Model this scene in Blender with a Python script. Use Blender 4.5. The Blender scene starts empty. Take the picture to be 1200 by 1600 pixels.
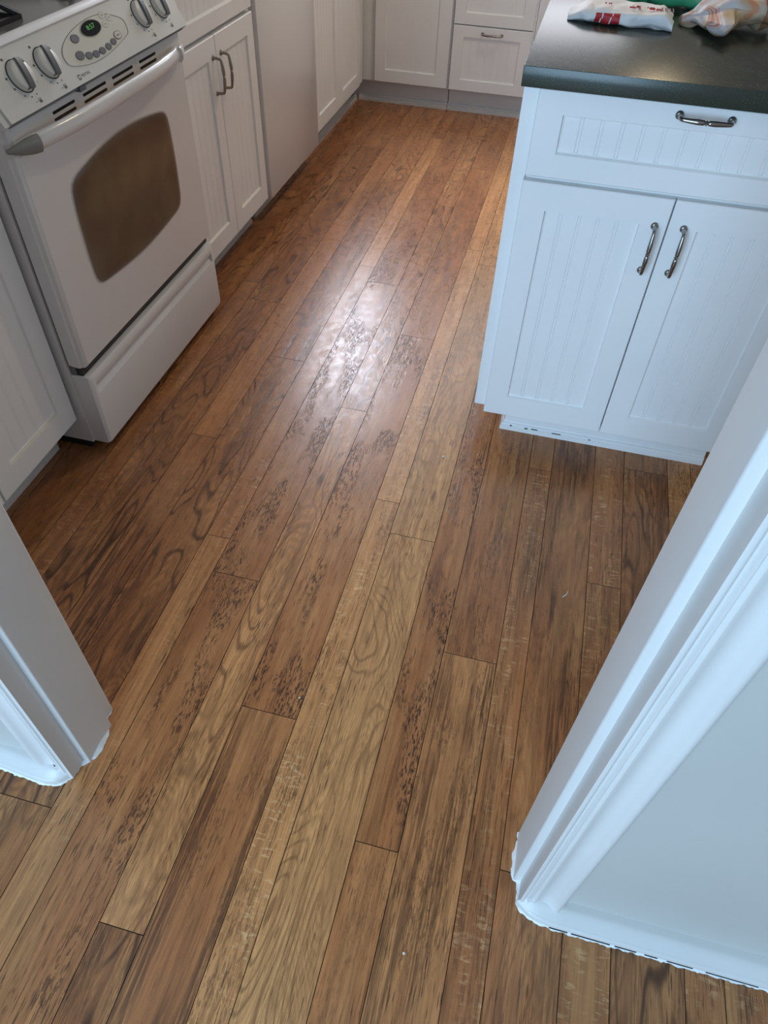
import bpy, bmesh, math, random
from math import sin, cos, pi, sqrt
from mathutils import Vector, Matrix, noise
random.seed(7)
sc = bpy.context.scene
col = sc.collection

# ------------------------------------------------------------------ camera
H = 1.30
F, ya, pb, rc = 1094.40659, 0.215065072, 0.825603232, 0.044577034
fw = Vector((-sin(ya)*cos(pb), cos(ya)*cos(pb), -sin(pb)))
r0 = Vector((cos(ya), sin(ya), 0)); u0 = r0.cross(fw)
rt = r0*cos(rc)+u0*sin(rc); up = -r0*sin(rc)+u0*cos(rc)
cam = bpy.data.cameras.new('camera'); camo = bpy.data.objects.new('camera', cam); col.objects.link(camo)
M = Matrix((rt, up, -fw)).transposed().to_4x4(); M.translation = Vector((0, 0, H))
camo.matrix_world = M
cam.sensor_fit = 'VERTICAL'; cam.sensor_height = 24; cam.sensor_width = 18; cam.lens = F/1600*24
cam.clip_start = 0.01
sc.camera = camo

# ------------------------------------------------------------------ world, lights, exposure
sc.view_settings.view_transform = 'Standard'; sc.view_settings.look = 'None'
sc.view_settings.gamma = 1; sc.view_settings.use_curve_mapping = False
sc.view_settings.exposure = 0.0
w = bpy.data.worlds.new('daylight'); sc.world = w; w.use_nodes = True
bg = w.node_tree.nodes['Background']; bg.inputs[0].default_value = (0.60, 0.80, 1.0, 1); bg.inputs[1].default_value = 0.22

def area(name, loc, target, sx, sy, power, color):
    l = bpy.data.lights.new(name, 'AREA'); l.shape = 'RECTANGLE'; l.size = sx; l.size_y = sy
    l.energy = power; l.color = color
    o = bpy.data.objects.new(name, l); col.objects.link(o); o.location = loc
    o.rotation_euler = (Vector(target)-Vector(loc)).to_track_quat('-Z', 'Y').to_euler()
    return o
area('patio_door_daylight', (-1.1, -2.6, 1.25), (-1.1+0.45, 0, 0.9), 1.8, 2.0, 140, (0.47, 0.73, 1.0))
area('sink_window_daylight', (-1.46, 4.72, 2.00), (-1.30, 3.7, 1.65), 0.56, 0.86, 54, (0.80, 0.86, 1.0))
area('floor_sheen_fill', (-0.38, 4.72, 1.98), (-0.35, 3.7, 1.55), 0.78, 0.90, 9, (0.92, 0.93, 1.0))  # added lamp, unseen, for broad sheen and more light on the aisle floor
area('kitchen_ceiling_light', (0.0, 3.1, 2.54), (-0.9, 3.2, 0.2), 0.5, 0.5, 44, (1.0, 0.78, 0.49))
area('right_side_fill', (2.3, 1.6, 1.4), (0.0, 1.6, 0.9), 1.2, 1.1, 7.5, (0.80, 0.94, 1.0))  # added fill from the unseen right side, lifts the left jamb

# ------------------------------------------------------------------ materials
def mat(name, color, rough=0.5, metal=0.0, spec=0.5, emit=None, es=1.0, coat=0.0):
    m = bpy.data.materials.new(name); m.use_nodes = True
    b = m.node_tree.nodes['Principled BSDF']
    b.inputs['Base Color'].default_value = (*color, 1); b.inputs['Roughness'].default_value = rough
    b.inputs['Metallic'].default_value = metal; b.inputs['Specular IOR Level'].default_value = spec
    b.inputs['Coat Weight'].default_value = coat
    if emit: b.inputs['Emission Color'].default_value = (*emit, 1); b.inputs['Emission Strength'].default_value = es
    return m

class N:
    """tiny node helper"""
    def __init__(s, m):
        s.nt = m.node_tree; s.b = s.nt.nodes['Principled BSDF']
    def new(s, t, **k):
        n = s.nt.nodes.new(t)
        for a, v in k.items(): setattr(n, a, v)
        return n
    def lk(s, a, b): s.nt.links.new(a, b)
    def _in(s, sock, v):
        if isinstance(v, bpy.types.NodeSocket): s.lk(v, sock)
        elif v is not None: sock.default_value = v
    def math(s, op, a, b=None, c=None, clamp=False):
        n = s.new('ShaderNodeMath', operation=op, use_clamp=clamp)
        s._in(n.inputs[0], a); s._in(n.inputs[1], b); s._in(n.inputs[2], c)
        return n.outputs[0]
    def xyz(s, x, y, z):
        n = s.new('ShaderNodeCombineXYZ'); s._in(n.inputs[0], x); s._in(n.inputs[1], y); s._in(n.inputs[2], z)
        return n.outputs[0]
    def noise(s, vec, scale=1.0, detail=2.0, rough=0.5, dist=0.0):
        n = s.new('ShaderNodeTexNoise'); s.lk(vec, n.inputs['Vector']); n.inputs['Scale'].default_value = scale
        n.inputs['Detail'].default_value = detail; n.inputs['Roughness'].default_value = rough
        n.inputs['Distortion'].default_value = dist
        return n.outputs['Fac']
    def ramp(s, fac, a, b, va=0.0, vb=1.0, interp='SMOOTHSTEP'):
        n = s.new('ShaderNodeMapRange', interpolation_type=interp, clamp=True) if interp == 'LINEAR' else s.new('ShaderNodeMapRange', interpolation_type=interp)
        s._in(n.inputs[0], fac); n.inputs[1].default_value = a; n.inputs[2].default_value = b
        s._in(n.inputs[3], va); s._in(n.inputs[4], vb)
        return n.outputs[0]
    def mix(s, f, a, b, mode='MIX'):
        n = s.new('ShaderNodeMix', data_type='RGBA', blend_type=mode)
        s._in(n.inputs[0], f)
        for i, v in ((6, a), (7, b)):
            if isinstance(v, tuple): v = (*v, 1) if len(v) == 3 else v
            s._in(n.inputs[i], v)
        return n.outputs[2]
    def bump(s, h, strength, dist=0.001, prev=None):
        n = s.new('ShaderNodeBump'); s.lk(h, n.inputs['Height'])
        n.inputs['Strength'].default_value = strength; n.inputs['Distance'].default_value = dist
        if prev: s.lk(prev, n.inputs['Normal'])
        return n.outputs[0]

def paint(name, color, rough, amp=0.15, scale=90, spec=0.5):
    m = mat(name, color, rough, spec=spec); n = N(m)
    tc = n.new('ShaderNodeTexCoord')
    f = n.noise(tc.outputs['Object'], scale, 3)
    n.lk(n.bump(f, amp, 0.0006), n.b.inputs['Normal'])
    g = n.noise(tc.outputs['Object'], 2.5, 3)
    c2 = tuple(c*0.95 for c in color)
    n.lk(n.mix(n.ramp(g, 0.35, 0.7), color, c2), n.b.inputs['Base Color'])
    return m
CAB = paint('cabinet_white_paint', (0.83, 0.83, 0.83), 0.33, 0.08, 60)
TRIM = paint('trim_white_paint', (0.73, 0.71, 0.69), 0.40, 0.25, 45)
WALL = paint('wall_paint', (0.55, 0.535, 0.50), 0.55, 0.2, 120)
CEIL = paint('ceiling_paint', (0.75, 0.75, 0.73), 0.8, 0.2, 60)
CAULK = mat('caulk_white', (0.82, 0.84, 0.84), 0.5)
DARK = mat('dark_gap', (0.010, 0.009, 0.008), 0.8)
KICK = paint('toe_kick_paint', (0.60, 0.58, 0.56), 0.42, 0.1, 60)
ENAMEL = mat('range_white_enamel', (0.70, 0.69, 0.69), 0.22, coat=0.3)
PLASTIC = mat('range_white_plastic', (0.66, 0.665, 0.65), 0.35)
CREAM = mat('panel_cream', (0.60, 0.60, 0.54), 0.35)
GREY = mat('grey_plastic', (0.115, 0.125, 0.135), 0.45)
LINE = mat('dark_outline', (0.08, 0.08, 0.08), 0.5)
DGREY = mat('button_grey', (0.10, 0.10, 0.12), 0.45)
BLACK = mat('black_gloss', (0.006, 0.006, 0.006), 0.12)
GAPG = mat('range_gap_grey', (0.16, 0.165, 0.17), 0.5)
CAPG = mat('handle_cap_grey', (0.22, 0.22, 0.205), 0.4)
COOK = mat('cooktop_grey_glass', (0.10, 0.097, 0.094), 0.18)
IRON = mat('cast_iron', (0.012, 0.011, 0.013), 0.38)
DISPG = mat('display_digits', (0.02, 0.2, 0.02), 0.5, emit=(0.15, 0.8, 0.12), es=0.16)
INK = mat('grey_ink', (0.10, 0.10, 0.10), 0.6)
FAINT = mat('faint_ink', (0.38, 0.38, 0.35), 0.6)
PINK = mat('pink_ink', (0.38, 0.25, 0.24), 0.5)
PEWTER = mat('pewter_metal', (0.30, 0.29, 0.28), 0.22, 0.95)
BRASSY = mat('aged_pewter_metal', (0.27, 0.24, 0.20), 0.34, 0.9)
YELLOWED = mat('yellowed_paint', (0.72, 0.68, 0.56), 0.5)

# oven window: smoked glass with soft printed border
OGLASS = mat('oven_window_glass', (0.045, 0.033, 0.024), 0.10, spec=0.6)
n = N(OGLASS); at = n.new('ShaderNodeAttribute', attribute_name='edge')
tc = n.new('ShaderNodeTexCoord')
st = n.noise(tc.outputs['Object'], 7, 3)
inner = n.mix(n.ramp(st, 0.35, 0.7), (0.085, 0.056, 0.040), (0.115, 0.092, 0.060))  # brown of the floor's reflection is put into the glass colour
n.lk(n.mix(n.ramp(at.outputs['Fac'], 0.0, 1.0), n.mix(n.ramp(at.outputs['Fac'], 0.0, 0.35), (0.55, 0.54, 0.53), (0.12, 0.11, 0.10)), inner), n.b.inputs['Base Color'])

# laminate countertop
CTR = mat('counter_laminate', (0.030, 0.038, 0.034), 0.24, spec=0.36); n = N(CTR)
tc = n.new('ShaderNodeTexCoord')
a = n.noise(tc.outputs['Object'], 420, 2); b = n.noise(tc.outputs['Object'], 30, 3)
c = n.mix(n.ramp(a, 0.48, 0.70), (0.022, 0.032, 0.023), (0.080, 0.098, 0.070))
c = n.mix(n.ramp(b, 0.3, 0.7), c, (0.034, 0.036, 0.028))
n.lk(c, n.b.inputs['Base Color']); n.lk(n.bump(a, 0.15, 0.0004), n.b.inputs['Normal'])

# wood floor : per plank attributes  pa=(tone, cathedral, fleck)  pb=(pores, streak, seed)  uv=(m across, m along)
FLOOR = mat('wood_planks', (0.2, 0.1, 0.05), 0.36, spec=0.5); n = N(FLOOR)
uv = n.new('ShaderNodeUVMap', uv_map='UVMap')
sp = n.new('ShaderNodeSeparateXYZ'); n.lk(uv.outputs[0], sp.inputs[0]); ux, vy = sp.outputs[0], sp.outputs[1]
pa = n.new('ShaderNodeAttribute', attribute_name='pa'); pbn = n.new('ShaderNodeAttribute', attribute_name='pb')
s1 = n.new('ShaderNodeSeparateXYZ'); n.lk(pa.outputs['Vector'], s1.inputs[0]); tone, cath, fleck = s1.outputs
s2 = n.new('ShaderNodeSeparateXYZ'); n.lk(pbn.outputs['Vector'], s2.inputs[0]); pores, streak, seed = s2.outputs
off = n.math('MULTIPLY', seed, 37.0)
def V(sx, sy, z=None):
    return n.xyz(n.math('MULTIPLY', ux, sx), n.math('ADD', n.math('MULTIPLY', vy, sy), off), off if z is None else n.math('ADD', off, z))
# wavy cathedral field
base = n.noise(V(8.5, 1.9), 1.0, 2.0, 0.45, 0.25)
wob = n.noise(V(60, 14, 3.1), 1.0, 2.0)
field = n.math('ADD', n.math('MULTIPLY', base, n.math('ADD', n.math('MULTIPLY', tone, 22.0), 6.0)), n.math('MULTIPLY', wob, 0.26))
tri = n.math('PINGPONG', field, 0.5)                   # 0..0.5
ring = n.ramp(tri, 0.02, 0.24, 1.0, 0.0)               # dark thin rings
ringvar = n.ramp(n.noise(V(16, 3.5, 9.7), 1.0, 2.0), 0.38, 0.62)
field2 = n.math('MULTIPLY', n.noise(V(9.0, 1.3, 5.0), 1.0, 1.0, 0.4, 0.2), 55.0)
ring2 = n.ramp(n.math('PINGPONG', field2, 0.5), 0.05, 0.4, 1.0, 0.0)
# straight fine grain
grain = n.noise(V(330, 9, 1.3), 1.0, 3.0, 0.6)
grain2 = n.noise(V(90, 3.0, 2.2), 1.0, 3.0, 0.6)
big = n.noise(V(16, 2.8, 7.7), 1.0, 3.0, 0.5)
big2 = n.noise(V(46, 3.2, 4.4), 1.0, 4.0, 0.55)
# pores: short dark dashes, clustered
pm = n.ramp(n.noise(V(22, 5.0, 11.0), 1.0, 2.0), 0.46, 0.60)
pd = n.noise(V(330, 62, 12.0), 1.0, 2.0, 0.55)
pd2 = n.noise(V(230, 52, 13.0), 1.0, 3.0, 0.65)
pore = n.math('MULTIPLY', n.math('MAXIMUM', n.ramp(pd, 0.55, 0.61), n.ramp(pd2, 0.56, 0.62)), pm)
pore = n.math('MULTIPLY', pore, pores)
thinp = n.math('MULTIPLY', n.ramp(n.noise(V(430, 24, 15.0), 1.0, 2.0), 0.57, 0.66), n.ramp(n.noise(V(20, 3, 16.0), 1.0, 2.0), 0.35, 0.65, 0.1, 0.95))
# dark streaks along the plank
sm = n.ramp(n.noise(V(26, 2.2, 17.0), 1.0, 2.0), 0.46, 0.62)
strk = n.math('MULTIPLY', n.math('MULTIPLY', sm, n.ramp(n.noise(V(240, 8, 18.0), 1.0, 3.0, 0.6), 0.40, 0.56)), streak)
# ray fleck: pale arcs across the plank
fl = n.noise(V(34, 150, 21.0), 1.0, 2.0, 0.5, 0.9)
flm = n.ramp(n.noise(V(28, 7, 22.0), 1.0, 2.0), 0.40, 0.62)
flk = n.math('MULTIPLY', n.math('MULTIPLY', n.ramp(fl, 0.54, 0.64), flm), fleck)
# knots
vor = n.new('ShaderNodeTexVoronoi'); n.lk(V(7.5, 2.6, 30.0), vor.inputs['Vector']); vor.inputs['Scale'].default_value = 1.0
kn = n.ramp(vor.outputs['Distance'], 0.02, 0.10, 1.0, 0.0)
DK, MD, LT = (0.190, 0.070, 0.026), (0.510, 0.200, 0.070), (0.800, 0.425, 0.168)
c = n.mix(n.ramp(tone, 0.0, 0.5, interp='LINEAR'), DK, MD)
c = n.mix(n.ramp(tone, 0.5, 1.0, interp='LINEAR'), c, LT)
c = n.mix(n.ramp(big, 0.36, 0.66, 0.0, 0.55), c, n.mix(0.5, c, LT))
c = n.mix(n.ramp(big2, 0.44, 0.66, 0.0, 0.28), c, DK)
c = n.mix(n.math('MULTIPLY', n.ramp(grain2, 0.44, 0.62), 0.28), c, DK)
c = n.mix(n.math('MULTIPLY', n.ramp(grain, 0.46, 0.64), 0.32), c, DK)
VD = (0.055, 0.022, 0.012)
cr = n.math('MULTIPLY', n.math('MAXIMUM', n.math('MULTIPLY', ring, n.math('ADD', n.math('MULTIPLY', ringvar, 0.55), 0.45)), n.math('MULTIPLY', ring2, 0.35)), cath)
c = n.mix(n.math('MULTIPLY', cr, n.ramp(tone, 0.45, 0.8, 0.88, 0.66)), c, (0.065, 0.024, 0.010))
c = n.mix(n.math('MULTIPLY', flk, 0.55), c, (0.85, 0.55, 0.28))
c = n.mix(n.math('MULTIPLY', strk, 0.85), c, VD)
c = n.mix(n.math('MULTIPLY', thinp, 0.8), c, VD)
c = n.mix(n.math('MULTIPLY', pore, 0.92), c, VD)
c = n.mix(n.math('MULTIPLY', kn, 0.75), c, VD)
n.lk(c, n.b.inputs['Base Color'])
dents = n.math('MAXIMUM', n.math('MAXIMUM', pore, n.math('MULTIPLY', cr, 0.25)), n.math('MULTIPLY', strk, 0.6))
hgt = n.math('SUBTRACT', n.math('ADD', n.math('MULTIPLY', n.noise(V(420, 300, 40.0), 1.0, 2.0, 0.6), 0.30), n.math('MULTIPLY', n.noise(V(60, 22, 41.0), 1.0, 2.0, 0.5), 0.06)), dents)
n.lk(n.bump(hgt, 0.6, 0.0008), n.b.inputs['Normal'])
n.lk(n.ramp(n.noise(V(45, 30, 44), 1.0, 3.0), 0.3, 0.7, 0.25, 0.33), n.b.inputs['Roughness'])
GROOVE = mat('plank_groove', (0.020, 0.011, 0.007), 0.5)

# ------------------------------------------------------------------ mesh helper
class MB:
    def __init__(s): s.v = []; s.f = []; s.m = []; s.mats = []
    def mi(s, m):
        if m not in s.mats: s.mats.append(m)
        return s.mats.index(m)
    def face(s, pts, m):
        i = len(s.v); s.v += [tuple(p) for p in pts]; s.f.append(tuple(range(i, i+len(pts)))); s.m.append(s.mi(m))
    def grid(s, rows, m, closed_u=False, closed_v=False):
        base = len(s.v); nu = len(rows[0]); nv = len(rows)
        for r in rows: s.v += [tuple(p) for p in r]
        k = s.mi(m)
        for j in range(nv if closed_v else nv-1):
            for i in range(nu if closed_u else nu-1):
                a = base+j*nu+i; b = base+j*nu+(i+1) % nu; c_ = base+((j+1) % nv)*nu+(i+1) % nu; d = base+((j+1) % nv)*nu+i
                s.f.append((a, b, c_, d)); s.m.append(k)
    def box(s, x0, x1, y0, y1, z0, z1, m, T=None, bev=0.0):
        if bev > 0:
            b = bev
            # chamfered box: 24 verts via bmesh
            bm = bmesh.new(); bmesh.ops.create_cube(bm, size=1)
            for v in bm.verts: v.co = Vector(((x0+x1)/2+v.co.x*(x1-x0), (y0+y1)/2+v.co.y*(y1-y0), (z0+z1)/2+v.co.z*(z1-z0)))
            bmesh.ops.bevel(bm, geom=bm.edges[:], offset=b, segments=2, profile=0.5, affect='EDGES')
            s.addbm(bm, m, T); bm.free(); return
        P = [(x0, y0, z0), (x1, y0, z0), (x1, y1, z0), (x0, y1, z0), (x0, y0, z1), (x1, y0, z1), (x1, y1, z1), (x0, y1, z1)]
        if T: P = [T @ Vector(p) for p in P]
        base = len(s.v); s.v += [tuple(p) for p in P]; k = s.mi(m)
        for q in ((0, 3, 2, 1), (4, 5, 6, 7), (0, 1, 5, 4), (1, 2, 6, 5), (2, 3, 7, 6), (3, 0, 4, 7)):
            s.f.append(tuple(base+i for i in q)); s.m.append(k)
    def addbm(s, bm, m, T=None):
        base = len(s.v); bm.verts.ensure_lookup_table(); bm.verts.index_update(); k = s.mi(m)
        for v in bm.verts: s.v.append(tuple(T @ v.co) if T else tuple(v.co))
        for f in bm.faces: s.f.append(tuple(base+v.index for v in f.verts)); s.m.append(k)
    def prism(s, poly, a, b, m, axis='Z', T=None, caps=True):
        """poly in 2D extruded along axis"""
        def P(p, t):
            q = {'Z': (p[0], p[1], t), 'Y': (p[0], t, p[1]), 'X': (t, p[0], p[1])}[axis]
            return tuple(T @ Vector(q)) if T else q
        n_ = len(poly); base = len(s.v); k = s.mi(m)
        s.v += [P(p, a) for p in poly]+[P(p, b) for p in poly]
        for i in range(n_):
            j = (i+1) % n_; s.f.append((base+i, base+j, base+n_+j, base+n_+i)); s.m.append(k)
        if caps:
            s.f.append(tuple(base+i for i in range(n_-1, -1, -1))); s.m.append(k)
            s.f.append(tuple(base+n_+i for i in range(n_))); s.m.append(k)
    def tube(s, path, radii, m, seg=10, flat=None, T=None):
        pts = [Vector(p) for p in path]; rows = []
        prevn = None
        for i, p in enumerate(pts):
            t = (pts[min(i+1, len(pts)-1)]-pts[max(i-1, 0)]).normalized()
            nn = prevn if prevn else (Vector((0, 0, 1)) if abs(t.z) < 0.8 else Vector((0, 1, 0)))
            nn = (nn-t*nn.dot(t)).normalized(); prevn = nn; bb = t.cross(nn)
            r = radii[i] if isinstance(radii, (list, tuple)) else radii
            row = []
            for k in range(seg):
                a_ = 2*pi*k/seg; e = r if not isinstance(r, tuple) else r[0]; g = r if not isinstance(r, tuple) else r[1]
                q = p+nn*cos(a_)*e+bb*sin(a_)*g
                row.append(tuple(T @ q) if T else tuple(q))
            rows.append(row)
        s.grid(rows, m, closed_u=True)
        s.face(rows[0][::-1], m); s.face(rows[-1], m)
    def disc(s, c, e1, e2, a, b, h, m, seg=28, taper=1.0):
        """elliptic button: centre c, in-plane unit vectors e1,e2, semi axes a,b, height h"""
        nn = e1.cross(e2).normalized(); c = Vector(c)
        lo = [tuple(c+e1*a*cos(2*pi*k/seg)+e2*b*sin(2*pi*k/seg)) for k in range(seg)]
        hi = [tuple(c+nn*h+e1*a*taper*cos(2*pi*k/seg)+e2*b*taper*sin(2*pi*k/seg)) for k in range(seg)]
        s.grid([lo, hi], m, closed_u=True); s.face(hi, m)
    def build(s, name, parent=None, smooth=False, root=None):
        me = bpy.data.meshes.new(name); me.from_pydata(s.v, [], s.f)
        for m in s.mats: me.materials.append(m)
        me.polygons.foreach_set('material_index', s.m)
        bm = bmesh.new(); bm.from_mesh(me)
        bmesh.ops.remove_doubles(bm, verts=bm.verts, dist=1e-5)
        bmesh.ops.recalc_face_normals(bm, faces=bm.faces); bm.to_mesh(me); bm.free()
        if smooth:
            me.polygons.foreach_set('use_smooth', [True]*len(me.polygons))
            me.set_sharp_from_angle(angle=math.radians(smooth if smooth is not True else 40))
        o = bpy.data.objects.new(name, me); col.objects.link(o)
        if parent:
            r_ = parent
            while r_.parent: r_ = r_.parent
            me.transform(Matrix.Translation(-Vector(r_.location)))
            o.parent = parent
        return o
def thing(name, label, cat, loc, group=None):
    o = bpy.data.objects.new(name, None); col.objects.link(o); o.location = loc; o.empty_display_size = 0.05
    o['label'] = label; o['category'] = cat
    if group: o['group'] = group
    return o
def tag(o, label, cat, group=None):
    o['label'] = label; o['category'] = cat
    if group: o['group'] = group
    return o
def struct(o): o['kind'] = 'structure'; return o
def text_mesh(name, body, size, Tm, material, parent, depth=0.0003, align='CENTER'):
    cu = bpy.data.curves.new(name, 'FONT'); cu.body = body; cu.size = size; cu.align_x = align; cu.align_y = 'CENTER'; cu.extrude = depth
    tmp = bpy.data.objects.new('tmp', cu); col.objects.link(tmp)
    bpy.context.view_layer.update()
    me = bpy.data.meshes.new_from_object(tmp.evaluated_get(bpy.context.evaluated_depsgraph_get()))
    bpy.data.objects.remove(tmp); bpy.data.curves.remove(cu)
    me.name = name; me.materials.clear(); me.materials.append(material); me.transform(Tm)
    r_ = parent
    while r_.parent: r_ = r_.parent
    me.transform(Matrix.Translation(-Vector(r_.location)))
    o = bpy.data.objects.new(name, me); col.objects.link(o); o.parent = parent
    return o

# ------------------------------------------------------------------ FLOOR
widths = [0.061, 0.113, 0.078, 0.115]
starts = []
for k in range(-6, 9):
    x = -0.286+k*0.367
    for wd in widths:
        starts.append((round(x, 3), wd)); x += wd
joints = {-1.387: [1.9], -1.135: [1.50, 2.903], -1.02: [0.75, 2.13, 3.5], -0.959: [0.62, 2.024, 3.486], -0.846: [-0.08, 1.314, 2.71],
          -0.768: [0.31, 1.724, 3.148], -0.653: [-0.40, 0.984, 2.363, 3.705], -0.592: [-0.5, 0.883, 2.259, 3.829],
          -0.479: [-1.2, 0.169, 1.542, 2.958, 4.3], -0.401: [-0.8, 0.584, 1.958, 3.395], -0.286: [-0.2, 1.211, 2.608, 4.0],
          -0.225: [-0.3, 1.108, 2.499, 3.9], -0.112: [-1.0, 0.395, 1.78, 3.2], -0.034: [-0.6, 0.812, 2.2, 3.6],
          0.081: [0.02, 1.437, 2.8], 0.142: [-1.0, 0.413, 1.8, 3.2], 0.255: [-0.3, 1.085, 2.5, 3.9], 0.333: [0.1, 1.507, 2.9]}
# (tone, cathedral, fleck, pores, streak) keyed by (start x, index of the run between joints)
style = {
 (-1.135, 0): (.25, .5, 0, .2, .3), (-1.135, 1): (.3, .9, 0, .1, .3), (-1.135, 2): (.3, .8, 0, .2, .3),
 (-1.02, 0): (.22, .9, 0, .2, .2), (-1.02, 1): (.35, .1, .5, .7, .2), (-1.02, 2): (.32, .9, 0, .2, .2), (-1.02, 3): (.35, .3, .2, .2, .2),
 (-.959, 0): (.35, .9, 0, .3, .6), (-.959, 1): (.42, 1, 0, .2, .5), (-.959, 2): (.40, 1, 0, .2, .3), (-.959, 3): (.35, .4, 0, .2, .3),
 (-.846, 0): (.33, .1, .2, .3, .8), (-.846, 1): (.36, .2, .1, .4, .9), (-.846, 2): (.50, .2, .3, .1, .2), (-.846, 3): (.45, .3, .2, .2, .3),
 (-.768, 0): (.45, 1, 0, .2, .3), (-.768, 1): (.40, 1, 0, .4, .5), (-.768, 2): (.42, .7, 0, .3, .7), (-.768, 3): (.55, .8, 0, .1, .2),
 (-.653, 0): (.45, .2, 0, .1, .1), (-.653, 1): (.62, .1, .3, .1, .25), (-.653, 2): (.42, .1, .7, .3, .2), (-.653, 3): (.65, .1, .2, .1, .1), (-.653, 4): (.4, .3, 0, .2, .2),
 (-.592, 0): (.3, 0, 0, 1, .2), (-.592, 1): (.36, 0, 0, .85, .15), (-.592, 2): (.34, .15, .1, 1, .1), (-.592, 3): (.36, .1, .1, .8, .1), (-.592, 4): (.3, .3, 0, .3, .2),
 (-.479, 0): (.3, 1, 0, .3, .5), (-.479, 1): (.30, 1, 0, .3, .6), (-.479, 2): (.66, .85, 0, .25, .15), (-.479, 3): (.55, .9, 0, .4, .1), (-.479, 4): (.6, 1, 0, .1, .1),
 (-.401, 0): (.42, 0, 0, .4, .2), (-.401, 1): (.40, .05, 0, .5, .75), (-.401, 2): (.38, 0, 0, .95, .25), (-.401, 3): (.42, .05, .1, .6, .5), (-.401, 4): (.38, .1, .2, .8, .2),
 (-.286, 0): (.72, 0, 1, .5, 0), (-.286, 1): (.72, 0, 1, .45, 0), (-.286, 2): (.75, 0, 1, .35, 0), (-.286, 3): (.75, 0, .8, .5, 0), (-.286, 4): (.7, 0, .5, .3, 0),
 (-.225, 0): (.62, .8, 0, .1, .2), (-.225, 1): (.84, .75, 0, .1, .05), (-.225, 2): (.88, .65, 0, .05, 0), (-.225, 3): (.85, .5, 0, .1, 0), (-.225, 4): (.8, .4, .1, 0, 0),
 (-.112, 0): (.45, .1, 0, .2, .8), (-.112, 1): (.50, .1, 0, .3, .7), (-.112, 2): (.42, 0, 0, 1, .6), (-.112, 3): (.5, .2, 0, .4, .4),
 (-.034, 0): (.5, .4, 0, .6, .5), (-.034, 1): (.60, .15, 0, .5, .7), (-.034, 2): (.44, .1, .1, .4, .5), (-.034, 3): (.5, .3, 0, .4, .4),
 (.081, 0): (.42, .1, .6, .2, .3), (.081, 1): (.40, 0, .7, .3, .5), (.081, 2): (.38, 0, .8, .3, .3),
 (.142, 0): (.5, .5, 0, .2, .5), (.142, 1): (.5, .5, 0, .1, .5), (.142, 2): (.40, .35, 0, .2, .8), (.142, 3): (.4, .5, 0, .2, .4),
 (.255, 0): (.42, .1, .2, .1, .3), (.255, 1): (.36, 0, .7, .2, .4), (.255, 2): (.42, 0, .9, .2, .2),
 (.333, 0): (.4, .6, 0, .1, .4), (.333, 1): (.36, 1, 0, .1, .6), (.333, 2): (.28, .5, 0, .3, .4)}
Y0, Y1 = -1.6, 4.80
vs, fs, ms, PA, PB, UV = [], [], [], [], [], []
rnd = random.Random(3)
for (x0, wd) in starts:
    x1 = x0+wd
    if x1 < -1.76 or x0 > 2.4: continue
    key = min(joints, key=lambda t: abs(t-x0)) if abs(min(joints, key=lambda t: abs(t-x0))-x0) < 0.012 else None
    if key is not None: js = joints[key]
    else:
        o_ = rnd.uniform(-1.5, -0.2); js = [o_+1.39*i for i in range(5)]
    js = [Y0]+[j for j in js if Y0+0.05 < j < Y1-0.05]+[Y1]
    # index shift so run 0 is the one before the first listed joint
    raw = joints.get(key, None)
    for i in range(len(js)-1):
        y0, y1 = js[i], js[i+1]
        st = style.get((key, i)) if key is not None else None
        if st is None: st = (rnd.uniform(.3, .65), rnd.choice([0, .3, .9]), rnd.choice([0, 0, .6]), rnd.uniform(.1, .6), rnd.uniform(0, .6))
        sd = rnd.random()
        g = 0.0007; d = 0.0016
        if wd > .1 and False: g = 0.001
        b = len(vs)
        vs += [(x0+g, y0+g, 0), (x1-g, y0+g, 0), (x1-g, y1-g, 0), (x0+g, y1-g, 0), (x0, y0, -d), (x1, y0, -d), (x1, y1, -d), (x0, y1, -d)]
        for q, m_ in (((0, 1, 2, 3), 0), ((4, 5, 1, 0), 1), ((5, 6, 2, 1), 1), ((6, 7, 3, 2), 1), ((7, 4, 0, 3), 1)):
            fs.append(tuple(b+t for t in q)); ms.append(m_)
            PA.append((st[0], st[1], st[2])); PB.append((st[3], st[4], sd))
            for t in q: UV.append((vs[b+t][0]-x0, vs[b+t][1]))
me = bpy.data.meshes.new('floor'); me.from_pydata(vs, [], fs); me.materials.append(FLOOR); me.materials.append(GROOVE)
me.polygons.foreach_set('material_index', ms)
a1 = me.attributes.new('pa', 'FLOAT_VECTOR', 'FACE'); a1.data.foreach_set('vector', [c_ for t in PA for c_ in t])
a2 = me.attributes.new('pb', 'FLOAT_VECTOR', 'FACE'); a2.data.foreach_set('vector', [c_ for t in PB for c_ in t])
ul = me.uv_layers.new(name='UVMap'); ul.data.foreach_set('uv', [c_ for t in UV for c_ in t])
fo = bpy.data.objects.new('floor', me); col.objects.link(fo); struct(fo)

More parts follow.
